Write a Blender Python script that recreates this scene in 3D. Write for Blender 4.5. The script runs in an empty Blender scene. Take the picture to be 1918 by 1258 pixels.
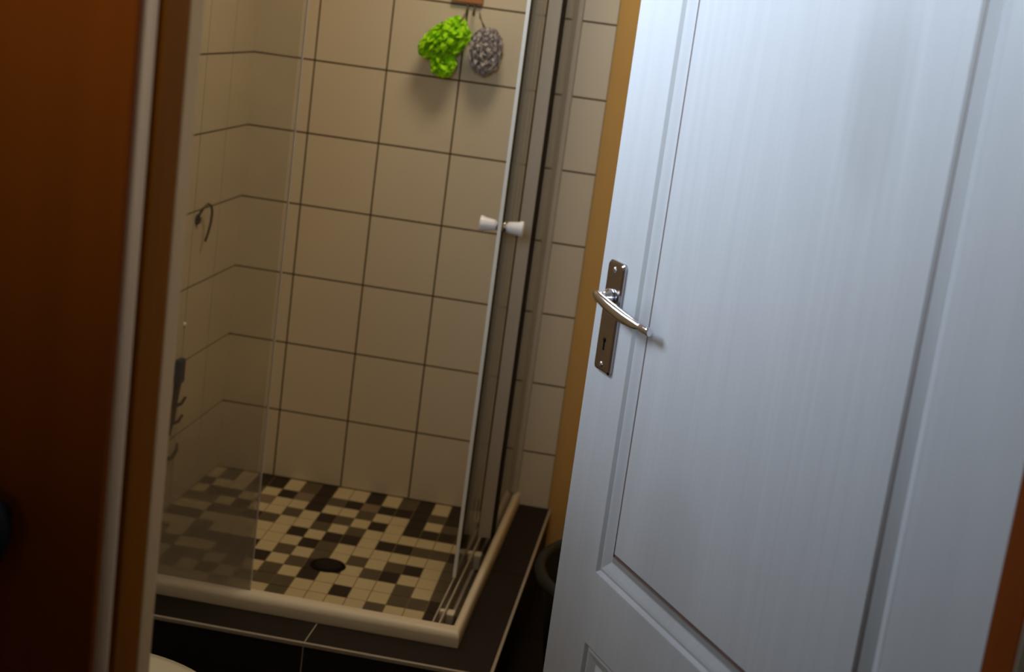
import bpy, bmesh, math, random
from mathutils import Matrix, Vector, noise
random.seed(7)
S = bpy.context.scene
COL = S.collection
PI = math.pi
R = math.radians

# ---------------------------------------------------------------- camera, world, light
CX, CY, CZ = 1.24015, -3.98169, 1.41363            # z = 0 is the mosaic floor of the shower
FLOOR = -0.12                                       # bathroom floor
cd = bpy.data.cameras.new('camera'); cam = bpy.data.objects.new('camera', cd); COL.objects.link(cam)
right = Vector((0.98198889, 0.13729886, 0.12979542))
down = Vector((0.15586477, -0.2003995, -0.96723638))
fwd = Vector((-0.10678952, 0.97004591, -0.21819013))
M = Matrix((( right.x, -down.x, -fwd.x, CX), (right.y, -down.y, -fwd.y, CY), (right.z, -down.z, -fwd.z, CZ), (0, 0, 0, 1)))
cam.matrix_world = M
cd.sensor_width = 36.0; cd.sensor_fit = 'HORIZONTAL'; cd.lens = 2781.32 / 1918 * 36.0
cd.clip_start = 0.05; cd.clip_end = 50
cd.dof.use_dof = True; cd.dof.focus_distance = 2.3; cd.dof.aperture_fstop = 5.6
S.camera = cam
S.view_settings.view_transform = 'Standard'; S.view_settings.look = 'None'
S.view_settings.exposure = 0.0; S.view_settings.gamma = 1.0
try: S.view_settings.use_curve_mapping = False
except Exception: pass

w = bpy.data.worlds.new('sky'); S.world = w; w.use_nodes = True
bg = w.node_tree.nodes['Background']; bg.inputs[0].default_value = (0.62, 0.80, 1.0, 1); bg.inputs[1].default_value = 0.1

def area(name, loc, target, sx, sy, power, color, spread=180):
    l = bpy.data.lights.new(name, 'AREA'); l.shape = 'RECTANGLE'; l.size = sx; l.size_y = sy
    l.energy = power; l.color = color; l.spread = R(spread)
    o = bpy.data.objects.new(name, l); COL.objects.link(o); o.location = loc
    d = Vector(target) - Vector(loc); o.rotation_euler = d.to_track_quat('-Z', 'Y').to_euler()
    return o
# daylight falling through the bathroom window high in the left wall
area('window_daylight', (-0.16, -1.95, 1.92), (1.2, -1.85, 1.72), 0.88, 0.60, 11.8, (0.70, 0.84, 1.0), 90)
# cool fill light added behind the viewer, shining through an added unseen window
area('hallway_fill', (0.98, -5.06, 1.88), (1.10, 0.0, 2.28), 0.62, 0.55, 6.5, (0.78, 0.9, 1.0), 52)
# warm ceiling lamp (its fitting is built below)
area('ceiling_lamp_light', (0.80, -0.85, 2.27), (0.80, -0.85, 0.0), 0.42, 0.42, 8.8, (1.0, 0.84, 0.62))

# ---------------------------------------------------------------- materials
def mat(name, color, rough=0.5, metal=0.0, spec=0.5, bump=0.0, bscale=60, var=0.0, vscale=6, trans=0.0, coat=0.0, stretch=(1, 1, 1), bdist=0.002):
    m = bpy.data.materials.new(name); m.use_nodes = True; nt = m.node_tree; b = nt.nodes['Principled BSDF']
    b.inputs['Base Color'].default_value = (*color, 1); b.inputs['Roughness'].default_value = rough
    b.inputs['Metallic'].default_value = metal; b.inputs['Specular IOR Level'].default_value = spec
    b.inputs['Transmission Weight'].default_value = trans; b.inputs['Coat Weight'].default_value = coat
    tc = nt.nodes.new('ShaderNodeTexCoord'); mp = nt.nodes.new('ShaderNodeMapping'); mp.inputs['Scale'].default_value = stretch
    nt.links.new(tc.outputs['Object'], mp.inputs[0])
    n = nt.nodes.new('ShaderNodeTexNoise'); n.inputs['Scale'].default_value = vscale; n.inputs['Detail'].default_value = 5
    nt.links.new(mp.outputs[0], n.inputs['Vector'])
    if var > 0:
        mx = nt.nodes.new('ShaderNodeMix'); mx.data_type = 'RGBA'
        mx.inputs[6].default_value = (*[c * (1 - var) for c in color], 1); mx.inputs[7].default_value = (*[min(1, c * (1 + var)) for c in color], 1)
        nt.links.new(n.outputs['Fac'], mx.inputs[0]); nt.links.new(mx.outputs[2], b.inputs['Base Color'])
    if bump > 0:
        n2 = nt.nodes.new('ShaderNodeTexNoise'); n2.inputs['Scale'].default_value = bscale; n2.inputs['Detail'].default_value = 4
        nt.links.new(mp.outputs[0], n2.inputs['Vector'])
        bp = nt.nodes.new('ShaderNodeBump'); bp.inputs['Strength'].default_value = bump; bp.inputs['Distance'].default_value = bdist
        nt.links.new(n2.outputs['Fac'], bp.inputs['Height']); nt.links.new(bp.outputs[0], b.inputs['Normal'])
    return m
TILE = mat('cream_glazed_tile', (0.68, 0.58, 0.42), rough=0.42, spec=0.25, var=0.03, vscale=3, bump=0.05, bscale=5, bdist=0.004)
GROUT = mat('dark_grout', (0.12, 0.075, 0.03), rough=0.9, spec=0.1, var=0.2, vscale=30)
OCHRE = mat('ochre_wall_paint', (0.66, 0.38, 0.12), rough=0.85, spec=0.1, var=0.05, bump=0.2, bscale=90)
CREAMW = mat('cream_wall_paint', (0.58, 0.50, 0.38), rough=0.85, spec=0.1, var=0.04, bump=0.2, bscale=90)
WHITEC = mat('white_ceiling_paint', (0.75, 0.74, 0.70), rough=0.9, spec=0.1, var=0.03)
BLACKF = mat('near_black_floor_tile', (0.008, 0.006, 0.006), rough=0.45, spec=0.12, var=0.15)
STEP = mat('charcoal_step_tile', (0.026, 0.020, 0.016), rough=0.6, spec=0.1, var=0.15, vscale=10)
EDGE = mat('pale_edging_strip', (0.42, 0.36, 0.28), rough=0.4, spec=0.4, var=0.1, vscale=25)
MOS = [mat('cream_mosaic', (0.62, 0.50, 0.28), rough=0.5, spec=0.3, var=0.08, vscale=14),
       mat('taupe_mosaic', (0.24, 0.165, 0.10), rough=0.5, spec=0.3, var=0.12, vscale=14),
       mat('dark_grey_mosaic', (0.115, 0.085, 0.045), rough=0.5, spec=0.3, var=0.15, vscale=14),
       mat('black_mosaic', (0.03, 0.017, 0.009), rough=0.5, spec=0.3, var=0.15, vscale=14)]
MGROUT = mat('mosaic_grout', (0.26, 0.19, 0.09), rough=0.9, spec=0.1)
WOOD = mat('varnished_red_wood', (0.24, 0.066, 0.001), rough=0.7, spec=0.04, var=0.25, vscale=7, stretch=(8, 8, 0.6), coat=0.0)
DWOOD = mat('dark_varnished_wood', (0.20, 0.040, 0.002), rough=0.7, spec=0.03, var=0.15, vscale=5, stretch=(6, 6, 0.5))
BEAD = mat('beige_painted_bead', (0.62, 0.40, 0.24), rough=0.8, spec=0.02, var=0.05)
TRIMC = mat('beige_painted_trim', (0.66, 0.40, 0.19), rough=0.8, spec=0.1, var=0.05)
PWHITE = mat('white_powder_coat', (0.80, 0.70, 0.52), rough=0.4, spec=0.4, var=0.04)
ALU = mat('satin_profile', (0.50, 0.44, 0.35), rough=0.5, metal=0.0, spec=0.3, var=0.05)
SEAL = mat('dark_rubber_seal', (0.03, 0.022, 0.014), rough=0.7, spec=0.1)
CHROME = mat('chrome', (0.72, 0.72, 0.76), rough=0.10, metal=1.0)
PLATE = mat('worn_chrome_plate', (0.42, 0.39, 0.40), rough=0.17, metal=1.0, var=0.08, vscale=20)
PORC = mat('white_porcelain', (0.72, 0.65, 0.46), rough=0.2, spec=0.5)
KNOBW = mat('frosted_white_plastic', (0.95, 0.94, 0.97), rough=0.3, spec=0.5)
TUB = mat('dark_grey_plastic', (0.018, 0.020, 0.016), rough=0.6, spec=0.25, var=0.1)
TUBIN = TUB
GREEN = mat('lime_mesh_net', (0.46, 1.0, 0.02), rough=0.75, spec=0.1, var=0.2, vscale=40)
GREY = mat('grey_mesh_net', (0.50, 0.45, 0.43), rough=0.8, spec=0.1, var=0.3, vscale=60)
BROWNP = mat('terracotta_plastic', (0.42, 0.18, 0.07), rough=0.5, spec=0.3, var=0.1)
WIRE = mat('dull_wire', (0.10, 0.085, 0.065), rough=0.4, metal=0.6)
BLUEP = mat('dark_blue_plastic', (0.02, 0.028, 0.09), rough=0.5, spec=0.3)
DBROWN = mat('dark_brown_plastic', (0.03, 0.008, 0.003), rough=0.5, spec=0.3)
HOLE = mat('drain_dark', (0.006, 0.004, 0.003), rough=0.6, spec=0.1)
DMETAL = mat('dark_metal', (0.012, 0.011, 0.014), rough=0.5, metal=0.0, spec=0.2)

def door_paint():
    m = bpy.data.materials.new('white_painted_woodgrain'); m.use_nodes = True; nt = m.node_tree; b = nt.nodes['Principled BSDF']
    b.inputs['Roughness'].default_value = 0.42; b.inputs['Specular IOR Level'].default_value = 0.35
    tc = nt.nodes.new('ShaderNodeTexCoord'); mp = nt.nodes.new('ShaderNodeMapping'); mp.inputs['Scale'].default_value = (1, 1, 0.045)
    nt.links.new(tc.outputs['Object'], mp.inputs[0])
    n = nt.nodes.new('ShaderNodeTexNoise'); n.inputs['Scale'].default_value = 5.5; n.inputs['Detail'].default_value = 1
    nt.links.new(mp.outputs[0], n.inputs['Vector'])
    mu = nt.nodes.new('ShaderNodeMath'); mu.operation = 'MULTIPLY'; mu.inputs[1].default_value = 85
    nt.links.new(n.outputs['Fac'], mu.inputs[0])
    sn = nt.nodes.new('ShaderNodeMath'); sn.operation = 'SINE'; nt.links.new(mu.outputs[0], sn.inputs[0])
    mp2 = nt.nodes.new('ShaderNodeMapping'); mp2.inputs['Scale'].default_value = (1, 1, 0.02); nt.links.new(tc.outputs['Object'], mp2.inputs[0])
    n2 = nt.nodes.new('ShaderNodeTexNoise'); n2.inputs['Scale'].default_value = 160; n2.inputs['Detail'].default_value = 3; nt.links.new(mp2.outputs[0], n2.inputs['Vector'])
    ad = nt.nodes.new('ShaderNodeMath'); ad.operation = 'MULTIPLY_ADD'; ad.inputs[1].default_value = 0.15
    nt.links.new(sn.outputs[0], ad.inputs[0]); nt.links.new(n2.outputs['Fac'], ad.inputs[2])
    bp = nt.nodes.new('ShaderNodeBump'); bp.inputs['Strength'].default_value = 0.25; bp.inputs['Distance'].default_value = 0.0010
    nt.links.new(ad.outputs[0], bp.inputs['Height']); nt.links.new(bp.outputs[0], b.inputs['Normal'])
    # grain tint
    mr = nt.nodes.new('ShaderNodeMapRange'); mr.inputs[1].default_value = -0.2; mr.inputs[2].default_value = 1.1; nt.links.new(ad.outputs[0], mr.inputs[0])
    mx = nt.nodes.new('ShaderNodeMix'); mx.data_type = 'RGBA'; mx.inputs[6].default_value = (0.66, 0.66, 0.69, 1); mx.inputs[7].default_value = (0.76, 0.76, 0.78, 1)
    nt.links.new(mr.outputs[0], mx.inputs[0])
    # grubby hand marks on edge and panel; one darker patch behind the lever tip
    n3 = nt.nodes.new('ShaderNodeTexNoise'); n3.inputs['Scale'].default_value = 4.5; n3.inputs['Detail'].default_value = 6; nt.links.new(tc.outputs['Object'], n3.inputs['Vector'])
    last = mx
    for (cx, cz, rx, rz, amt) in ((0.30, 1.50, 0.045, 0.11, 0.24), (0.70, 1.155, 0.035, 0.03, 0.25), (0.56, 0.90, 0.07, 0.10, 0.16), (0.80, 0.74, 0.07, 0.16, 0.16)):
        sep = nt.nodes.new('ShaderNodeSeparateXYZ'); nt.links.new(tc.outputs['Object'], sep.inputs[0])
        def q(sock, c, r_):
            a = nt.nodes.new('ShaderNodeMath'); a.operation = 'SUBTRACT'; nt.links.new(sock, a.inputs[0]); a.inputs[1].default_value = c
            d = nt.nodes.new('ShaderNodeMath'); d.operation = 'DIVIDE'; nt.links.new(a.outputs[0], d.inputs[0]); d.inputs[1].default_value = r_
            e = nt.nodes.new('ShaderNodeMath'); e.operation = 'MULTIPLY'; nt.links.new(d.outputs[0], e.inputs[0]); nt.links.new(d.outputs[0], e.inputs[1]); return e
        e1 = q(sep.outputs[0], cx, rx); e2 = q(sep.outputs[2], cz, rz)
        s = nt.nodes.new('ShaderNodeMath'); s.operation = 'ADD'; nt.links.new(e1.outputs[0], s.inputs[0]); nt.links.new(e2.outputs[0], s.inputs[1])
        r2 = nt.nodes.new('ShaderNodeMapRange'); r2.interpolation_type = 'SMOOTHSTEP'; r2.inputs[1].default_value = 0.0; r2.inputs[2].default_value = 1.9; r2.inputs[3].default_value = amt * 1.7; r2.inputs[4].default_value = 0.0
        nt.links.new(s.outputs[0], r2.inputs[0])
        k = nt.nodes.new('ShaderNodeMath'); k.operation = 'MULTIPLY'; nt.links.new(r2.outputs[0], k.inputs[0]); nt.links.new(n3.outputs['Fac'], k.inputs[1])
        m2 = nt.nodes.new('ShaderNodeMix'); m2.data_type = 'RGBA'; m2.inputs[7].default_value = (0.25, 0.23, 0.21, 1)
        nt.links.new(k.outputs[0], m2.inputs[0]); nt.links.new(last.outputs[2], m2.inputs[6]); last = m2
    nt.links.new(last.outputs[2], b.inputs['Base Color'])
    return m
DOORP = door_paint()

def glass(name, film, filmcol, grime=0.0, tint=(0.975, 0.975, 0.965)):
    """thin clear pane: transparent with a glossy surface, a milky soap film and limescale towards the tray"""
    m = bpy.data.materials.new(name); m.use_nodes = True; nt = m.node_tree; nt.nodes.remove(nt.nodes['Principled BSDF'])
    out = nt.nodes['Material Output']
    tr = nt.nodes.new('ShaderNodeBsdfTransparent'); tr.inputs[0].default_value = (*tint, 1)
    gl = nt.nodes.new('ShaderNodeBsdfGlossy'); gl.inputs['Roughness'].default_value = 0.06; gl.inputs[0].default_value = (0.9, 0.9, 0.9, 1)
    fr = nt.nodes.new('ShaderNodeFresnel'); fr.inputs[0].default_value = 1.25
    m1 = nt.nodes.new('ShaderNodeMixShader'); nt.links.new(fr.outputs[0], m1.inputs[0]); nt.links.new(tr.outputs[0], m1.inputs[1]); nt.links.new(gl.outputs[0], m1.inputs[2])
    df = nt.nodes.new('ShaderNodeBsdfDiffuse'); df.inputs[0].default_value = (*filmcol, 1)
    tc = nt.nodes.new('ShaderNodeTexCoord'); sp = nt.nodes.new('ShaderNodeSeparateXYZ'); nt.links.new(tc.outputs['Object'], sp.inputs[0])
    n = nt.nodes.new('ShaderNodeTexNoise'); n.inputs['Scale'].default_value = 7; n.inputs['Detail'].default_value = 6; nt.links.new(tc.outputs['Object'], n.inputs['Vector'])
    mr = nt.nodes.new('ShaderNodeMapRange'); mr.interpolation_type = 'SMOOTHSTEP'; mr.inputs[1].default_value = 0.0; mr.inputs[2].default_value = 0.62; mr.inputs[3].default_value = grime; mr.inputs[4].default_value = 0.0
    nt.links.new(sp.outputs[2], mr.inputs[0])
    mm = nt.nodes.new('ShaderNodeMath'); mm.operation = 'MULTIPLY_ADD'; mm.inputs[1].default_value = 0.08 * (1 if grime else 0); mm.inputs[2].default_value = film - 0.04 * (1 if grime else 0)
    nt.links.new(n.outputs['Fac'], mm.inputs[0])
    ad = nt.nodes.new('ShaderNodeMath'); ad.operation = 'ADD'; ad.use_clamp = True; nt.links.new(mm.outputs[0], ad.inputs[0]); nt.links.new(mr.outputs[0], ad.inputs[1])
    m2 = nt.nodes.new('ShaderNodeMixShader'); nt.links.new(ad.outputs[0], m2.inputs[0]); nt.links.new(m1.outputs[0], m2.inputs[1]); nt.links.new(df.outputs[0], m2.inputs[2])
    nt.links.new(m2.outputs[0], out.inputs[0])
    return m
GL_FRONT = glass('soapy_glass', 0.06, (0.56, 0.49, 0.36), grime=0.56)
GL_SIDE = glass('clear_glass', 0.03, (0.5, 0.5, 0.44), tint=(0.945, 0.95, 0.925))
GL_WIN = glass('window_glass', 0.0, (0.8, 0.8, 0.8), tint=(0.98, 0.99, 1.0))
GEDGE = mat('polished_glass_edge', (0.95, 0.98, 0.98), rough=0.3, spec=0.7)

# ---------------------------------------------------------------- mesh helpers
def bx(bm, x0, x1, y0, y1, z0, z1, mi=0, mtx=None):
    vs = [bm.verts.new((x, y, z)) for x in (x0, x1) for y in (y0, y1) for z in (z0, z1)]
    if mtx is not None:
        for v in vs: v.co = mtx @ v.co
    for f in ((0, 1, 3, 2), (4, 6, 7, 5), (0, 4, 5, 1), (2, 3, 7, 6), (0, 2, 6, 4), (1, 5, 7, 3)):
        bm.faces.new([vs[i] for i in f]).material_index = mi
def tube(bm, pts, rad, seg=12, mi=0, cap=True):
    rings = []; n = len(pts); P = [Vector(p) for p in pts]
    prev = None
    for i, p in enumerate(P):
        t = (P[min(i + 1, n - 1)] - P[max(i - 1, 0)]).normalized()
        if prev is None:
            a = Vector((0, 0, 1)) if abs(t.z) < 0.9 else Vector((1, 0, 0)); u = t.cross(a).normalized()
        else:
            u = (prev - t * prev.dot(t)).normalized()
        prev = u; v = t.cross(u)
        r_ = rad[i] if isinstance(rad, (list, tuple)) else rad
        ru, rv = r_ if isinstance(r_, tuple) else (r_, r_)
        rings.append([bm.verts.new(p + u * ru * math.cos(2 * PI * k / seg) + v * rv * math.sin(2 * PI * k / seg)) for k in range(seg)])
    for i in range(n - 1):
        for k in range(seg):
            f = bm.faces.new((rings[i][k], rings[i][(k + 1) % seg], rings[i + 1][(k + 1) % seg], rings[i + 1][k])); f.material_index = mi; f.smooth = True
    if cap:
        for r_ in (rings[0], rings[-1]):
            try: bm.faces.new(r_).material_index = mi
            except ValueError: pass
def lathe(bm, prof, axis_m=None, seg=40, mi=0, sx=1, sy=1, cap=False):
    rings = []
    for (r_, z) in prof:
        ring = []
        for k in range(seg):
            c = Vector((r_ * math.cos(2 * PI * k / seg) * sx, r_ * math.sin(2 * PI * k / seg) * sy, z))
            ring.append(bm.verts.new(axis_m @ c if axis_m is not None else c))
        rings.append(ring)
    for i in range(len(rings) - 1):
        for k in range(seg):
            f = bm.faces.new((rings[i][k], rings[i][(k + 1) % seg], rings[i + 1][(k + 1) % seg], rings[i + 1][k])); f.smooth = True; f.material_index = mi
    if cap:
        for r_ in (rings[0], rings[-1]): bm.faces.new(r_).material_index = mi
def obj(name, bm, mats, parent=None, bevel=0.0, seg=2, loc=None):
    bmesh.ops.recalc_face_normals(bm, faces=bm.faces)
    me = bpy.data.meshes.new(name); bm.to_mesh(me); bm.free()
    for m in (mats if isinstance(mats, (list, tuple)) else [mats]): me.materials.append(m)
    o = bpy.data.objects.new(name, me); COL.objects.link(o)
    if loc: o.location = loc
    if parent: o.parent = parent
    if bevel:
        md = o.modifiers.new('bevel', 'BEVEL'); md.width = bevel; md.segments = seg; md.limit_method = 'ANGLE'; md.angle_limit = R(40)
        for p in me.polygons: p.use_smooth = True
        o.modifiers.new('wn', 'WEIGHTED_NORMAL').keep_sharp = True
    return o
def box_obj(name, dims, m, parent=None, bevel=0.0, seg=2):
    bm = bmesh.new(); bx(bm, *dims); return obj(name, bm, m, parent, bevel, seg)
def thing(name, label, cat, loc=(0, 0, 0), rotz=0, group=None):
    o = bpy.data.objects.new(name, None); COL.objects.link(o); o.location = loc; o.rotation_euler = (0, 0, rotz)
    o.empty_display_size = 0.05
    o['label'] = label; o['category'] = cat
    if group: o['group'] = group
    return o
def tag(o, label, cat, group=None):
    o['label'] = label; o['category'] = cat
    if group: o['group'] = group
    return o
def struct(o, label=None):
    o['kind'] = 'structure'
    if label: o['label'] = label
    return o

# ---------------------------------------------------------------- the room
CEIL = 2.35; RX = 2.45
WX = 0.9668                      # right end of the tiled part of the back wall
TH = 0.1981                      # tile course height
YI, YO = -2.7317, -2.8300        # inner and hallway faces of the door wall
XL, XR = 0.7924, 1.5472          # door opening
GW = 0.0048

# back wall: plaster painted ochre, cream tiles on the shower part
bm = bmesh.new()
bx(bm, -0.12, RX + 0.12, 0.012, 0.14, FLOOR, CEIL, 0)
bx(bm, 0.0, WX, 0.0022, 0.012, FLOOR, CEIL, 1)
cols = [0.0, 0.16855, 0.36855, 0.56855, 0.7788, WX]
def tile_course(z0, z1, i, j): pass
for j in range(13):
    z0 = -0.14 + 0 if j == 0 else (j - 1) * TH
    z1 = j * TH
    z0 = max(z0, FLOOR); z1 = min(z1, CEIL)
    for i in range(5):
        g = GW / 2
        a = cols[i] + (g if i else 0); b = cols[i + 1] - (g if i < 4 else 0)
        zz0 = z0
        if i == 4 and j == 1: zz0 = 0.03
        bx(bm, a, b, 0.0, 0.010, zz0 + g, z1 - g, 2)
struct(obj('wall_back', bm, [OCHRE, GROUT, TILE]), 'back wall, cream square tiles beside a strip of ochre paint')

# left wall, tiled, with the opening for the window
WY0, WY1, WZ0, WZ1 = -2.42, -1.48, 1.60, 2.25
bm = bmesh.new()
for (y0, y1, z0, z1) in ((YO, WY0, FLOOR, CEIL), (WY1, 0.14, FLOOR, CEIL), (WY0, WY1, FLOOR, WZ0), (WY0, WY1, WZ1, CEIL)):
    bx(bm, -0.14, -0.0022, y0, y1, z0, z1, 0)
ys = [0.0, -0.18377] + [-0.18377 - 0.2 * k for k in range(1, 15)]
for j in range(13):
    z0 = max(FLOOR, (j - 1) * TH); z1 = min(j * TH, CEIL)
    for i in range(len(ys) - 1):
        y1, y0 = ys[i], max(ys[i + 1], YI)
        if y0 >= y1: continue
        if y0 < WY1 + 0.01 and y1 > WY0 - 0.01 and z1 > WZ0 - 0.01 and z0 < WZ1 + 0.01: continue
        g = GW / 2
        bx(bm, -0.010, 0.0, y0 + g, y1 - (g if i else 0), z0 + g, z1 - g, 1)
struct(obj('wall_left', bm, [GROUT, TILE]), 'cream tiled left wall of the shower')
# window in the left wall above the toilet (out of the picture, the daylight comes through it)
bm = bmesh.new()
for (a, b, c, d) in ((WY0, WY1, WZ0, WZ0 + 0.035), (WY0, WY1, WZ1 - 0.035, WZ1), (WY0, WY0 + 0.035, WZ0 + 0.035, WZ1 - 0.035), (WY1 - 0.035, WY1, WZ0 + 0.035, WZ1 - 0.035)):
    bx(bm, -0.10, -0.05, a, b, c, d)
bx(bm, -0.095, -0.055, -1.962, -1.938, WZ0 + 0.035, WZ1 - 0.035)
wf = struct(obj('window_1', bm, PWHITE, bevel=0.002))
o = box_obj('window_pane', (-0.078, -0.072, WY0 + 0.03, WY1 - 0.03, WZ0 + 0.03, WZ1 - 0.03), GL_WIN, wf)

struct(box_obj('wall_right', (RX, RX + 0.12, YO, 0.012, FLOOR, CEIL), OCHRE))
struct(box_obj('ceiling', (-0.14, RX + 0.12, -4.9, 0.14, CEIL, CEIL + 0.1), WHITEC))
# floor: near-black tiles with thin dark joints
bm = bmesh.new()
bx(bm, -0.14, RX + 0.12, -4.9, 0.14, FLOOR - 0.1, FLOOR - 0.0015, 1)
x = -0.14
while x < RX + 0.12:
    y = 0.14
    while y > -4.9:
        bx(bm, x + 0.002, min(x + 0.33, RX + 0.12) - 0.002, max(y - 0.33, -4.9) + 0.002, y - 0.002, FLOOR - 0.01, FLOOR, 0); y -= 0.33
    x += 0.33
struct(obj('floor', bm, [BLACKF, mat('floor_grout', (0.02, 0.015, 0.013), rough=0.9, spec=0.05)]))

# door wall: plaster, wooden frame lining the opening, beige beads on both edges
bm = bmesh.new()
TOP = 1.93
FR = 0.045
bx(bm, -0.14, XL - 0.02, YO, YI, FLOOR, CEIL)
bx(bm, XR + 0.030, RX + 0.12, YO, YI, FLOOR, CEIL)
bx(bm, XL - 0.02, XR + 0.030, YO, YI, TOP + 0.03, CEIL)
struct(obj('wall_front', bm, CREAMW), 'cream wall around the doorway')
bm = bmesh.new()
bx(bm, XL - 0.02, XL, YO + 0.036, YI - 0.003, FLOOR, TOP)
bx(bm, XL - 0.02, XR + 0.030, YO + 0.036, YI - 0.003, TOP, TOP + 0.03)
struct(obj('trim_1', bm, WOOD, bevel=0.002), 'varnished red brown wooden door frame')
bm = bmesh.new(); bx(bm, XR, XR + 0.030, YO, YI + 0.001, FLOOR, TOP)  # right jamb takes the darker wood, so its shade is in the colour
struct(obj('trim_6', bm, DWOOD, bevel=0.002), 'varnished right side of the door frame, shade put into its colour')
# beige rounded bead on the hallway edge and beige plaster stop on the room edge of the left jamb
bm = bmesh.new()
tube(bm, [(XL - 0.018, YO + 0.016, FLOOR), (XL - 0.018, YO + 0.016, TOP)], 0.0185, seg=24)
struct(obj('trim_2', bm, BEAD), 'beige rounded strip down the left door jamb')
bm = bmesh.new(); bx(bm, XL - 0.02, XL - 0.0005, YI - 0.002, YI + 0.037, FLOOR, TOP)
b5 = bmesh.new(); bx(b5, XR + 0.0015, XR + 0.034, YO - 0.003, YO, FLOOR, TOP + 0.034); bx(b5, XL - 0.03, XR + 0.0015, YO - 0.003, YO + 0.03, TOP + 0.001, TOP + 0.034)
struct(obj('trim_5', b5, CREAMW, bevel=0.001), 'cream strip down the hallway edge of the right door jamb')
struct(obj('trim_3', bm, TRIMC, bevel=0.006, seg=3), 'beige edge behind the left door jamb')
# hallway shell
struct(box_obj('wall_hallway_right', (RX, RX + 0.12, -4.9, YO, FLOOR, CEIL), CREAMW))
struct(box_obj('wall_hallway_left', (-0.14, -0.02, -4.9, YO, FLOOR, CEIL), CREAMW))
HX0, HX1, HZ0, HZ1 = 0.62, 1.34, 1.55, 2.21
bm = bmesh.new()
for (a, b, c, d) in ((-0.14, HX0, FLOOR, CEIL), (HX1, RX + 0.12, FLOOR, CEIL), (HX0, HX1, FLOOR, HZ0), (HX0, HX1, HZ1, CEIL)): bx(bm, a, b, -5.0, -4.9, c, d)
struct(obj('wall_hallway_rear', bm, CREAMW))
bm = bmesh.new()
for (a, b, c, d) in ((HX0, HX1, HZ0, HZ0 + 0.03), (HX0, HX1, HZ1 - 0.03, HZ1), (HX0, HX0 + 0.03, HZ0 + 0.03, HZ1 - 0.03), (HX1 - 0.03, HX1, HZ0 + 0.03, HZ1 - 0.03)): bx(bm, a, b, -4.97, -4.93, c, d)
wf2 = struct(obj('added_window', bm, PWHITE, bevel=0.002))  # unseen window added to house the hallway fill light
box_obj('window_pane', (HX0 + 0.025, HX1 - 0.025, -4.953, -4.947, HZ0 + 0.025, HZ1 - 0.025), GL_WIN, wf2)

# dark wooden door leaf standing against the hallway wall on the left
dk = struct(box_obj('door_2', (-0.015, XL - 0.003, YO - 0.016, YO - 0.003, FLOOR + 0.005, TOP), DWOOD, bevel=0.003), 'very dark red brown door leaf left of the doorway')
bm = bmesh.new()
lathe(bm, [(0.010, 0.0), (0.010, 0.018), (0.020, 0.022), (0.027, 0.034), (0.027, 0.046), (0.016, 0.056), (0.0, 0.058)],
      Matrix.Translation((0.702, YO - 0.016, 0.935)) @ Matrix.Rotation(R(90), 4, 'X') @ Matrix.Diagonal((1, 1.35, 1, 1)), seg=8)
obj('door_knob', bm, DMETAL, dk)

# ---------------------------------------------------------------- shower step and mosaic floor
CXR, CYF = 0.8864, -1.0124       # outer faces of the white kerb
LX, LY, LZ = 0.9745, -1.1220, 0.0406
bm = bmesh.new()
bx(bm, 0.0, LX, LY, CYF + 0.03, FLOOR, LZ, 0)
bx(bm, CXR - 0.03, LX, CYF + 0.03, 0.0, FLOOR, LZ, 0)
# tile joint across the front ledge and down its face
bx(bm, 0.571, 0.5735, LY - 0.0006, CYF + 0.01, FLOOR, LZ + 0.0006, 1)
bx(bm, 0.1, 0.1025, LY - 0.0006, CYF + 0.01, FLOOR, LZ + 0.0006, 1)
bx(bm, CXR, LX + 0.0006, -0.53, -0.5275, FLOOR, LZ + 0.0004, 0)
struct(obj('shower_step', bm, [STEP, EDGE]), 'charcoal tiled step carrying the shower')
bm = bmesh.new()
bx(bm, 0.0, LX + 0.004, LY - 0.004, LY + 0.004, LZ - 0.006, LZ + 0.0025)
bx(bm, LX - 0.003, LX + 0.004, LY + 0.004, -0.002, LZ - 0.006, LZ + 0.0025)
struct(obj('trim_4', bm, EDGE, bevel=0.001), 'thin pale edging along the dark shower step')

MOSAIC_NOTE = [  # rows from the back wall towards the doorway, columns from left to right: w cream, t taupe, g grey, b black
 "gwbgwtgb" , ]
rows = [
 # k=-5..-2        k=-1 .. 12
 "wgwb" + "gwgbwwgwgbwbwg",
 "gwwg" + "wbtggbtgbggbgg",
 "wbgw" + "twwbwwgwwbwgwg",
 "ggwg" + "wwgwbgwbwbggbg",
 "wwbg" + "ggwwgwgwwwwwwg",
 "bgww" + "wwwgwgbwbbggbg",
 "wwgw" + "wwwwbgwwwwwwgg",
 "gwgb" + "bbwgwgwgwgbwgg",
 "wgww" + "gbbwgbgwggwwgg",
 "gwbg" + "wgwgwbwwwwgwgg",
 "wwgw" + "bwgggwwgwwggwg",
 "gbww" + "wgwgwwwwwgwwgg",
 "wgwg" + "wbwgggwwwwgwgg",
 "bwgw" + "gwwtggwggggwgg",
 "wwgb" + "gwwgwggwgwgwgg",
]
rows = rows[:9] + [
 "gwbg" + "wgwgwbwwwwgwgg",
 "wwgw" + "bwgggwwgwwggbg",
 "gbww" + "wgwwgwwwwgwwbg",
 "wgwg" + "wbwwggwwwwgwgg",
 "bwgw" + "gwwwggwgggbwgg"]
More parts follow.
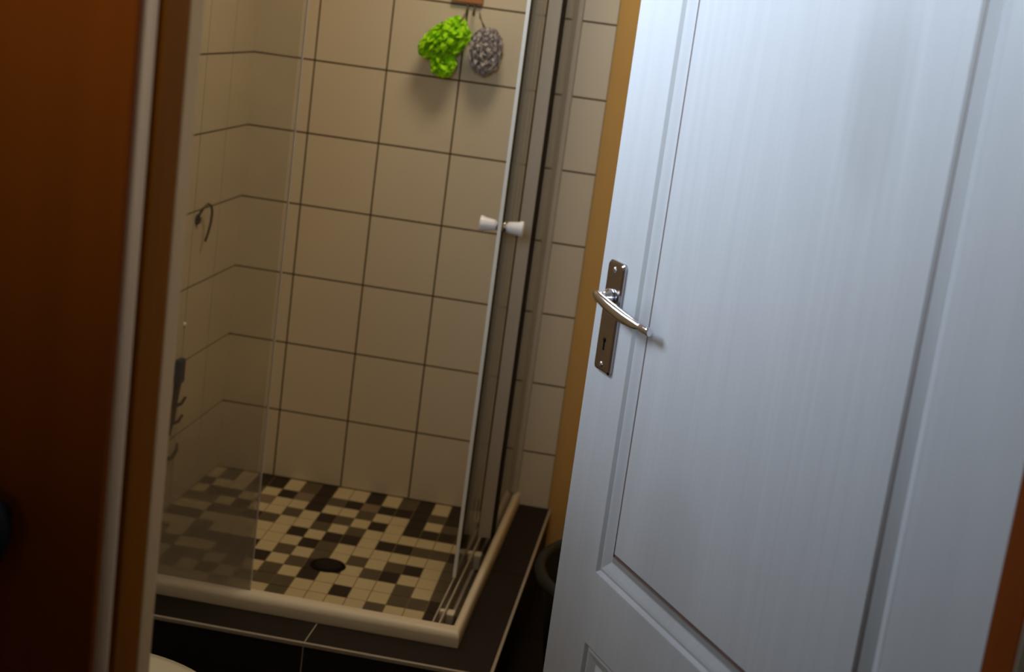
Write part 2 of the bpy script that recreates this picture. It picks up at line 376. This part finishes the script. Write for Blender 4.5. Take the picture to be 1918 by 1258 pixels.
def mosaic(bm):
    bx(bm, 0.0, CXR - 0.02, CYF + 0.02, 0.0, FLOOR, -0.0012, 4)
    P_, D_ = 0.0475, 0.066
    idx = {'w': 0, 't': 1, 'g': 2, 'b': 3}
    for r_, row in enumerate(rows):
        ya = -0.03 - D_ * r_ if r_ else -0.001; yb = -0.03 - D_ * (r_ + 1)
        for c, ch in enumerate(row):
            k = c - 5
            g = 0.0012
            q = []
            for (kk, yy) in ((k, yb), (k + 1, yb), (k + 1, ya), (k, ya)):
                xx = 0.223 + P_ * kk + 0.03 * (-yy)
                q.append([xx, yy])
            q[0][0] += g; q[3][0] += g; q[1][0] -= g; q[2][0] -= g; q[0][1] += g; q[1][1] += g; q[2][1] -= g; q[3][1] -= g
            for v in q: v[0] = min(max(v[0], 0.001), CXR - 0.03)
            if q[1][0] - q[0][0] < 0.004: continue
            mi = idx[ch]
            if ch == 'g' and random.random() < 0.25: mi = 3
            top = [bm.verts.new((v[0], v[1], 0.0)) for v in q]; bot = [bm.verts.new((v[0], v[1], -0.004)) for v in q]
            bm.faces.new(top).material_index = mi
            for i in range(4):
                f = bm.faces.new((bot[i], bot[(i + 1) % 4], top[(i + 1) % 4], top[i])); f.material_index = mi
bm = bmesh.new(); mosaic(bm)
struct(obj('shower_floor', bm, MOS + [MGROUT]), 'mosaic shower floor of cream, grey and black pieces')
# drain
dr = thing('shower_drain', 'dark round drain grate set in the mosaic shower floor', 'drain', (0.487, -0.585, 0.0))
bm = bmesh.new(); lathe(bm, [(0.0, 0.0012), (0.034, 0.0012), (0.040, 0.0030), (0.043, 0.0025), (0.045, 0.0)], seg=36); obj('drain_rim', bm, HOLE, dr)
bm = bmesh.new()
for k in range(-3, 4):
    hw = math.sqrt(max(0, 0.033 ** 2 - (k * 0.009) ** 2)); bx(bm, -hw, hw, k * 0.009 - 0.002, k * 0.009 + 0.002, 0.001, 0.003)
obj('grate', bm, mat('tarnished_grate', (0.03, 0.022, 0.015), rough=0.5, spec=0.3), dr)

# ---------------------------------------------------------------- shower enclosure
H = 1.86
se = thing('shower_enclosure', 'glass corner shower cubicle with white kerb on a dark tiled step', 'shower', (0.0, 0.0, 0.0))
def kerb(bm):
    """rounded white profile swept round the corner"""
    prof = [(-0.050, LZ - 0.04), (-0.050, 0.062), (-0.046, 0.072), (-0.036, 0.0775), (-0.014, 0.0775), (-0.004, 0.072), (0.0, 0.062), (0.0, LZ)]
    path = [((0.001, CYF), (0, -1)), None, ((CXR, -0.001), (1, 0))]
    rings = []
    for kind in (0, 1, 2):
        ring = []
        for (o_, z) in prof:
            on = o_ * 0.44
            if kind == 0: ring.append(bm.verts.new((0.001, CYF - o_, z)))
            elif kind == 1: ring.append(bm.verts.new((CXR + on, CYF - o_, z)))
            else: ring.append(bm.verts.new((CXR + on, -0.001, z)))
        rings.append(ring)
    n = len(prof)
    for i in range(2):
        for k in range(n - 1): bm.faces.new((rings[i][k], rings[i][k + 1], rings[i + 1][k + 1], rings[i + 1][k]))
    for r_ in (rings[0], rings[-1]): bm.faces.new(r_)
    for i in range(2): bm.faces.new((rings[i][0], rings[i][-1], rings[i + 1][-1], rings[i + 1][0]))
bm = bmesh.new(); kerb(bm); obj('kerb', bm, PWHITE, se, bevel=0.003)['label'] = 'rounded white kerb rail'
# inner guide rails
bm = bmesh.new(); bx(bm, 0.825, 0.829, -0.955, -0.02, -0.001, 0.052); bx(bm, 0.806, 0.810, -0.955, -0.02, -0.001, 0.040); bx(bm, 0.806, 0.8364, -0.955, -0.02, -0.001, 0.004)
obj('guide_rail', bm, ALU, se, bevel=0.001)
for yy in (-0.44, -0.83):
    bm = bmesh.new(); bx(bm, 0.829, 0.848, yy - 0.016, yy + 0.016, 0.002, 0.044); bx(bm, 0.812, 0.830, yy - 0.008, yy + 0.008, 0.020, 0.046)
    obj('door_guide', bm, PWHITE, se, bevel=0.004)
# top rails
bm = bmesh.new(); bx(bm, 0.0, CXR - 0.004, CYF + 0.004, CYF + 0.046, H, H + 0.045); obj('head_rail', bm, PWHITE, se, bevel=0.004)
bm = bmesh.new(); bx(bm, CXR - 0.046, CXR - 0.004, CYF + 0.046, 0.0, H, H + 0.045); obj('head_rail', bm, PWHITE, se, bevel=0.004)
# wall channels
bm = bmesh.new(); bx(bm, 0.853, 0.877, -0.022, -0.0005, 0.077, H); obj('wall_channel', bm, ALU, se, bevel=0.003)
bm = bmesh.new(); bx(bm, 0.0005, 0.022, -0.990, -0.966, 0.077, H); obj('wall_channel', bm, ALU, se, bevel=0.003)
# right side: fixed pane by the wall with its stile, then the sliding pane with knobs
fp = box_obj('fixed_pane', (0.8585, 0.8635, -0.328, -0.020, 0.050, H), GL_SIDE, se)
bm = bmesh.new(); bx(bm, 0.820, 0.853, -0.342, -0.326, 0.050, H); obj('stile', bm, ALU, se, bevel=0.002)
bm = bmesh.new(); bx(bm, 0.853, 0.8595, -0.340, -0.328, 0.050, H); bx(bm, 0.8185, 0.820, -0.338, -0.332, 0.052, H); obj('seal', bm, SEAL, se)
sd = box_obj('sliding_pane', (0.8125, 0.8180, -0.660, -0.330, 0.062, H), GL_SIDE, se)
bm = bmesh.new(); bx(bm, 0.8100, 0.8180, -0.6665, -0.660, 0.060, H); obj('pane_edge', bm, GEDGE, sd)['label'] = 'bright polished glass edge'
def knob(sgn):
    A = Matrix.Translation((0.8152 + sgn * 0.003, -0.640, 0.912)) @ Matrix.Rotation(R(90) * sgn, 4, 'Y')
    bm = bmesh.new(); lathe(bm, [(0.0, 0.0), (0.013, 0.0), (0.013, 0.006), (0.009, 0.008), (0.009, 0.014)], A, seg=28, mi=0); c = obj('knob_collar', bm, CHROME)
    bm = bmesh.new(); lathe(bm, [(0.0, 0.009), (0.012, 0.010), (0.0135, 0.016), (0.0155, 0.034), (0.019, 0.044), (0.018, 0.047), (0.0, 0.0485)], A, seg=28); k = obj('knob', bm, KNOBW, sd)
    c.parent = sd
for s in (-1, 1): knob(s)
# front: sliding pane pushed behind the fixed pane, so the entrance stands open
fx = box_obj('fixed_pane', (0.020, 0.405, -0.986, -0.981, 0.074, H), GL_FRONT, se)
sp = box_obj('sliding_pane', (0.030, 0.393, -0.972, -0.967, 0.070, H), glass('hazy_glass', 0.035, (0.50, 0.45, 0.34), grime=0.12), se)
bm = bmesh.new(); bx(bm, 0.405, 0.4085, -0.9865, -0.9805, 0.074, H); obj('pane_edge', bm, glass('frosted_glass_edge', 0.45, (0.85, 0.83, 0.82)), fx)

# ---------------------------------------------------------------- the white door
TH_D = R(119.5)
HX, HY = 1.54718, -2.73169
W_D = 0.8455
cl = thing('ceiling_light', 'round white ceiling lamp over the shower', 'lamp', (0.80, -0.85, CEIL))
bm = bmesh.new(); lathe(bm, [(0.0, 0.0), (0.25, 0.0), (0.25, -0.025), (0.235, -0.03), (0.235, -0.0245), (0.0, -0.0245)], seg=48); obj('lamp_base', bm, PWHITE, cl)
LM = bpy.data.materials.new('lit_diffuser'); LM.use_nodes = True
LM.node_tree.nodes['Principled BSDF'].inputs['Emission Color'].default_value = (1.0, 0.86, 0.66, 1); LM.node_tree.nodes['Principled BSDF'].inputs['Emission Strength'].default_value = 1.2
bm = bmesh.new(); lathe(bm, [(0.232, -0.026), (0.226, -0.045), (0.17, -0.062), (0.0, -0.070)], seg=48); obj('lamp_shade', bm, LM, cl)
dz = FLOOR                      # door-local z = 0 on the bathroom floor
dl = thing('door_3', 'white painted panel door with wood grain standing half open', 'door', (HX, HY, FLOOR), TH_D)
del dl['category']; dl['kind'] = 'structure'
# door leaf: y+ is the face towards the doorway. Panels are cut as V-grooved raised fields.
def door_face(bm, ysign, y_face):
    hits = []
    def V(x, z, d): return bm.verts.new((x, ysign * (y_face - d), z))
    panels = [(0.128, 0.733, 0.806, 1.870), (0.128, 0.733, 0.160, 0.705)]
    rings_prof = [(0.0, 0.0), (0.001, 0.0003), (0.0045, 0.0050), (0.009, 0.0038), (0.013, 0.0052), (0.0225, 0.0098), (0.024, 0.0100), (0.037, 0.0030), (0.0385, 0.0060), (0.0415, 0.0055), (0.0435, 0.0012)]
    zs = [0.008, 0.160, 0.705, 0.806, 1.870, 2.03]
    # frame faces
    def quad(x0, x1, z0, z1):
        bm.faces.new([V(x0, z0, 0), V(x1, z0, 0), V(x1, z1, 0), V(x0, z1, 0)])
    quad(0, 0.128, zs[0], zs[5]); quad(0.733, W_D, zs[0], zs[5])
    for (a, b) in ((0, 1), (2, 3), (4, 5)): quad(0.128, 0.733, zs[a], zs[b])
    for (x0, x1, z0, z1) in panels:
        prev = None
        for (o_, d) in rings_prof:
            ring = [V(x0 + o_, z0 + o_, d), V(x1 - o_, z0 + o_, d), V(x1 - o_, z1 - o_, d), V(x0 + o_, z1 - o_, d)]
            if prev:
                for i in range(4):
                    f = bm.faces.new((prev[i], prev[(i + 1) % 4], ring[(i + 1) % 4], ring[i]))
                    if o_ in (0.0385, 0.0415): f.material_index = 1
            prev = ring
        bm.faces.new(prev)
bm = bmesh.new()
door_face(bm, 1, 0.0); 
bmesh.ops.translate(bm, verts=bm.verts, vec=(0, 0, 0))
bm2_verts = list(bm.verts)
def back_face(bm):
    y = -0.038
    vs = [bm.verts.new((x, y, z)) for (x, z) in ((0, 0.008), (W_D, 0.008), (W_D, 2.03), (0, 2.03))]; bm.faces.new(vs)
    fs = [bm.verts.new((x, 0, z)) for (x, z) in ((0, 0.008), (W_D, 0.008), (W_D, 2.03), (0, 2.03))]
    for i in range(4): bm.faces.new((vs[i], vs[(i + 1) % 4], fs[(i + 1) % 4], fs[i]))
back_face(bm)
bmesh.ops.remove_doubles(bm, verts=bm.verts, dist=0.00005)
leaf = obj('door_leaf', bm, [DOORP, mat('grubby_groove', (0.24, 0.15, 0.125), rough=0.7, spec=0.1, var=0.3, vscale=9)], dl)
# lock furniture
PX, PZ = 0.7935, 1.0235 - dz + 0.0
bm = bmesh.new()
pw, ph = 0.0235, 0.0755
out = []
for (sx_, sz_) in ((-1, -1), (1, -1), (1, 1), (-1, 1)):
    cx_, cz_ = PX + sx_ * (pw - 0.006), PZ + sz_ * (ph - 0.006)
    a0 = {(-1, -1): 180, (1, -1): 270, (1, 1): 0, (-1, 1): 90}[(sx_, sz_)]
    for k in range(5): out.append((cx_ + 0.006 * math.cos(R(a0 + 22.5 * k)), cz_ + 0.006 * math.sin(R(a0 + 22.5 * k))))
def pring(s, y): return [bm.verts.new((PX + (x - PX) * s[0], y, PZ + (z - PZ) * s[1])) for (x, z) in out]
rs = [pring((1, 1), 0.0), pring((1, 1), 0.0035), pring((0.90, 0.97), 0.0060), pring((0.72, 0.93), 0.0066)]
for a, b in zip(rs, rs[1:]):
    for i in range(len(out)): bm.faces.new((a[i], a[(i + 1) % len(out)], b[(i + 1) % len(out)], b[i]))
bm.faces.new(rs[-1]); bm.faces.new(rs[0][::-1])
pl = obj('handle_plate', bm, PLATE, dl); 
for sz_ in (1, -1):
    bm = bmesh.new(); lathe(bm, [(0.0, 0.0085), (0.003, 0.0082), (0.0045, 0.0068), (0.0045, 0.0060)], Matrix.Translation((PX, 0, PZ + sz_ * (ph - 0.011))) @ Matrix.Rotation(R(-90), 4, 'X'), seg=16); obj('screw', bm, CHROME, pl)
bm = bmesh.new(); lathe(bm, [(0.0, 0.0072), (0.0036, 0.0071), (0.0036, 0.006)], Matrix.Translation((PX, 0, PZ - 0.031)) @ Matrix.Rotation(R(-90), 4, 'X'), seg=16)
bx(bm, PX - 0.0017, PX + 0.0017, 0.006, 0.0071, PZ - 0.045, PZ - 0.031); obj('keyhole', bm, HOLE, pl)
# lever: neck out of the plate, grip curving towards the hinges
LZ_ = 1.050 - dz
bm = bmesh.new(); lathe(bm, [(0.013, 0.006), (0.012, 0.011), (0.0080, 0.014), (0.0070, 0.020), (0.0075, 0.027)], Matrix.Translation((PX + 0.002, 0, LZ_)) @ Matrix.Rotation(R(-90), 4, 'X'), seg=24, cap=True)
pts = []; rad = []
for k in range(25):
    t = k / 24
    x = PX + 0.006 - 0.142 * t
    y = 0.0275 - 0.0125 * t ** 1.2
    z = LZ_ + 0.004 - 0.013 * math.sin(min(1, t * 1.3) * PI / 2) - 0.004 * t
    w_ = math.sin(min(1, t * 1.15 + 0.05) * PI) ** 0.5 if t < 0.87 else 0.35
    pts.append((x, y, z)); rad.append((0.0028 + 0.0034 * w_, 0.0036 + 0.0050 * w_))
tube(bm, pts, rad, seg=20)
obj('handle_lever', bm, CHROME, dl)
# hinges at the jamb
for hz in (0.25, 1.05, 1.78):
    bm = bmesh.new(); tube(bm, [(-0.004, -0.042, hz - 0.05), (-0.004, -0.042, hz + 0.05)], 0.006, seg=14); bx(bm, 0.0, 0.028, -0.0405, -0.0380, hz - 0.05, hz + 0.05); obj('hinge', bm, CHROME, dl)

# ---------------------------------------------------------------- loofahs on the back wall
def puff(bm, c, rx, ry, rz, n, seed, wid, amp, freq, lobes=None):
    """a bath puff: many ruffled bands of netting folded round a core"""
    rnd = random.Random(seed); c = Vector(c)
    for i in range(n):
        ax = Vector((rnd.gauss(0, 1), rnd.gauss(0, 1), rnd.gauss(0, 1))).normalized()
        u = ax.orthogonal().normalized(); v = ax.cross(u)
        ph = rnd.random() * 6; k1 = rnd.uniform(0.35, 1.0); off = rnd.uniform(-0.6, 0.6)
        seg = 56; rows_ = []
        for s in range(seg):
            a = 2 * PI * s / seg
            rr = k1 * math.sqrt(max(0.05, 1 - off * off))
            ruf = 1 + amp * math.sin(freq * a + ph) + amp * 0.6 * math.sin((freq * 2 + 3) * a + ph * 2)
            base = (u * math.cos(a) + v * math.sin(a)) * rr * ruf + ax * off
            tip = base * 1.0 + ax * wid * math.sin(freq * a * 1.5 + ph) + base.normalized() * wid * 0.8
            row = []
            for q in (base, (base + tip) / 2 + ax * 0.03, tip):
                if q.length > 1.06: q = q.normalized() * (1.06 + 0.04 * math.sin(11 * a))
                p = Vector((q.x * rx, q.y * ry, q.z * rz))
                if lobes: p = lobes(p)
                row.append(bm.verts.new(c + p))
            rows_.append(row)
        for s in range(seg):
            for j in range(2):
                f = bm.faces.new((rows_[s][j], rows_[(s + 1) % seg][j], rows_[(s + 1) % seg][j + 1], rows_[s][j + 1])); f.smooth = True
def cord(bm, pts, r=0.0012): tube(bm, pts, r, seg=6)
g = thing('bath_puff', 'lime green mesh bath puff hanging beside the grey one on tiled wall', 'bath puff', (0.522, -0.068, 1.275), 0, 'bath puffs on the shower wall')
bm = bmesh.new()
def lobeg(p):
    p = p.copy()
    p.x += 0.018 * math.sin((p.z + 0.02) * 24) + 0.15 * p.z
    return p
puff(bm, (0.0, 0, 0.014), 0.058, 0.050, 0.052, 34, 3, 0.25, 0.10, 5, lobeg)
puff(bm, (0.010, 0, -0.045), 0.034, 0.036, 0.036, 20, 5, 0.25, 0.12, 4)
puff(bm, (0.034, 0, 0.048), 0.030, 0.034, 0.034, 16, 9, 0.25, 0.12, 4)
obj('netting', bm, GREEN, g)
bm = bmesh.new(); cord(bm, [(0.040, 0, 0.06), (0.050, 0.010, 0.088), (0.0555, 0.024, 0.096), (0.054, 0.012, 0.088), (0.046, -0.004, 0.06)]); obj('hanging_cord', bm, WIRE, g)
g2 = thing('bath_puff', 'grey mesh bath puff hanging right of the green one on tiled wall', 'bath puff', (0.641, -0.064, 1.277), 0, 'bath puffs on the shower wall')
bm = bmesh.new(); puff(bm, (-0.001, 0, 0), 0.0435, 0.042, 0.060, 46, 21, 0.22, 0.07, 8); obj('netting', bm, GREY, g2)
bm = bmesh.new(); cord(bm, [(-0.012, 0, 0.055), (-0.026, 0.010, 0.082), (-0.033, 0.022, 0.096), (-0.030, 0.012, 0.084), (-0.008, -0.004, 0.058)]); obj('hanging_cord', bm, WIRE, g2)
# terracotta bracket with wire hooks above them
bk = thing('hook_bracket', 'brown wall bracket with two wire hooks holding the bath puffs', 'hook', (0.5735, 0.0, 1.400))
bm = bmesh.new(); bx(bm, -0.049, 0.036, -0.018, 0.0, -0.008, 0.055); obj('bracket_plate', bm, BROWNP, bk, bevel=0.004)
for hx in (-0.002, 0.016):
    bm = bmesh.new(); tube(bm, [(hx, -0.012, -0.004), (hx, -0.020, -0.014), (hx + 0.001, -0.024, -0.028), (hx + 0.003, -0.032, -0.036), (hx + 0.003, -0.044, -0.036), (hx + 0.004, -0.050, -0.024)], 0.0026, seg=8); obj('wire_hook', bm, WIRE, bk)

# ---------------------------------------------------------------- bits on the left shower wall
hk = thing('wire_hook', 'small curved grey wire hook stuck on left tiled shower wall', 'hook', (0.0, -0.31, 0.75))
bm = bmesh.new()
# curved wire seen as a small arch with a long tail
tube(bm, [(0.004, -0.055, 0.028), (0.016, -0.052, 0.052), (0.022, -0.035, 0.062), (0.024, -0.015, 0.056), (0.024, -0.004, 0.036), (0.022, -0.002, 0.010), (0.018, -0.006, -0.020), (0.014, -0.012, -0.040)], 0.0034, seg=10)
obj('hook_wire', bm, WIRE, hk)
bm = bmesh.new(); lathe(bm, [(0.0, 0.010), (0.008, 0.009), (0.013, 0.004), (0.014, 0.0)], Matrix.Translation((0, -0.050, 0.020)) @ Matrix.Rotation(R(90), 4, 'Y'), seg=20); obj('hook_base', bm, DMETAL, hk)

rk = thing('hanging_rack', 'dark slim rack with blue top hanging on left shower wall', 'rack', (0.0, -0.42, 0.30))
bm = bmesh.new(); bx(bm, 0.002, 0.020, -0.026, 0.018, 0.052, 0.118); obj('blue_top', bm, BLUEP, rk, bevel=0.006)
bm = bmesh.new(); tube(bm, [(0.010, -0.002, 0.060), (0.008, -0.016, 0.01), (0.006, -0.026, -0.035), (0.006, -0.036, -0.080)], [(0.006, 0.009), (0.006, 0.009), (0.006, 0.011), (0.003, 0.005)], seg=12); obj('rack_stem', bm, DBROWN, rk)
for (a, b) in ((-0.014, 0.0), (-0.026, -0.045)):
    bm = bmesh.new(); tube(bm, [(0.008, a, b - 0.006), (0.018, a + 0.022, b - 0.004), (0.022, a + 0.040, b + 0.010)], [0.005, 0.0045, 0.0035], seg=8); obj('rack_prong', bm, DBROWN, rk)
h2 = thing('wall_hook', 'tiny dark hook low on left shower wall below the rack', 'hook', (0.0, -0.41, 0.165))
bm = bmesh.new(); tube(bm, [(0.002, -0.030, -0.014), (0.010, -0.016, -0.012), (0.014, 0.004, 0.004), (0.012, 0.010, 0.020)], [0.005, 0.006, 0.0045, 0.003], seg=8); obj('hook_arm', bm, DBROWN, h2)
bm = bmesh.new(); lathe(bm, [(0.0, 0.006), (0.005, 0.005), (0.006, 0.0)], Matrix.Translation((0.0, -0.388, 0.5)) @ Matrix.Rotation(R(90), 4, 'Y'), seg=16)
tag(obj('suction_knob', bm, KNOBW), 'tiny round white suction knob on left shower wall above the rack', 'knob')

# ---------------------------------------------------------------- tub beside the step
tb = thing('plastic_tub', 'dark grey round plastic tub beside the shower step behind the door', 'tub', (1.312, -0.80, FLOOR))
bm = bmesh.new()
rt = 0.300; ht = 0.320
lathe(bm, [(0.0, 0.004), (0.225, 0.004), (0.232, 0.0), (0.240, 0.010), (rt - 0.022, ht - 0.030), (rt - 0.014, ht - 0.022), (rt - 0.012, ht - 0.016)], seg=72)
lathe(bm, [(rt - 0.024, ht - 0.010), (0.232, 0.014), (0.0, 0.012)], seg=72)
obj('tub_body', bm, TUB, tb)
bm = bmesh.new()
lathe(bm, [(rt - 0.024, ht - 0.012), (rt - 0.022, ht - 0.002), (rt - 0.014, ht), (rt - 0.003, ht - 0.003), (rt, ht - 0.012), (rt - 0.002, ht - 0.022), (rt - 0.012, ht - 0.018)], seg=72)
obj('tub_rim', bm, TUB, tb)

# ---------------------------------------------------------------- toilet against the left wall
to = thing('toilet', 'cream white toilet with lid down in the lower left corner', 'toilet', (0.44, -1.98, FLOOR))
def oval(bm, prof, seg=64, x0=0.0, fr_=0.222, bk_=0.215, hw=0.186, cap_top=True, cap_bot=True):
    rings = []
    for (s, z, sh) in prof:
        ring = []
        for k in range(seg):
            a = 2 * PI * k / seg; c, s_ = math.cos(a), math.sin(a)
            rx = (fr_ if c > 0 else bk_) * s; ry = hw * s
            pw_ = 1.0 if c > 0 else 0.75
            ring.append(bm.verts.new((sh + rx * math.copysign(abs(c) ** pw_, c), ry * math.copysign(abs(s_) ** (1.0 if c > 0 else 0.8), s_), z)))
        rings.append(ring)
    for a, b in zip(rings, rings[1:]):
        for k in range(seg):
            f = bm.faces.new((a[k], a[(k + 1) % seg], b[(k + 1) % seg], b[k])); f.smooth = True
    if cap_bot: bm.faces.new(rings[0])
    if cap_top: bm.faces.new(rings[-1])
bm = bmesh.new(); oval(bm, [(0.62, 0.0, -0.03), (0.60, 0.02, -0.03), (0.56, 0.12, -0.03), (0.62, 0.20, -0.02), (0.82, 0.30, -0.005), (0.95, 0.36, 0), (0.97, 0.385, 0)]); bx(bm, -0.42, -0.12, -0.10, 0.10, 0.20, 0.37)
obj('bowl', bm, PORC, to)
bm = bmesh.new(); oval(bm, [(0.98, 0.387, 0), (1.0, 0.390, 0), (1.0, 0.400, 0), (0.985, 0.404, 0)]); obj('seat', bm, PORC, to)
bm = bmesh.new(); oval(bm, [(0.975, 0.406, 0), (0.99, 0.409, 0), (0.99, 0.416, 0), (0.96, 0.422, 0), (0.85, 0.426, 0), (0.5, 0.430, 0)]); obj('lid', bm, PORC, to)
bm = bmesh.new(); bx(bm, -0.437, -0.245, -0.19, 0.19, 0.37, 0.72); c_ = obj('cistern', bm, PORC, to, bevel=0.02, seg=4)
bm = bmesh.new(); bx(bm, -0.437, -0.238, -0.198, 0.198, 0.722, 0.752); l_ = obj('cistern_lid', bm, PORC, c_, bevel=0.01, seg=3)
bm = bmesh.new(); lathe(bm, [(0.0, 0.758), (0.018, 0.757), (0.020, 0.752)], Matrix.Translation((-0.34, 0, 0)), seg=24); obj('flush_button', bm, CHROME, c_)
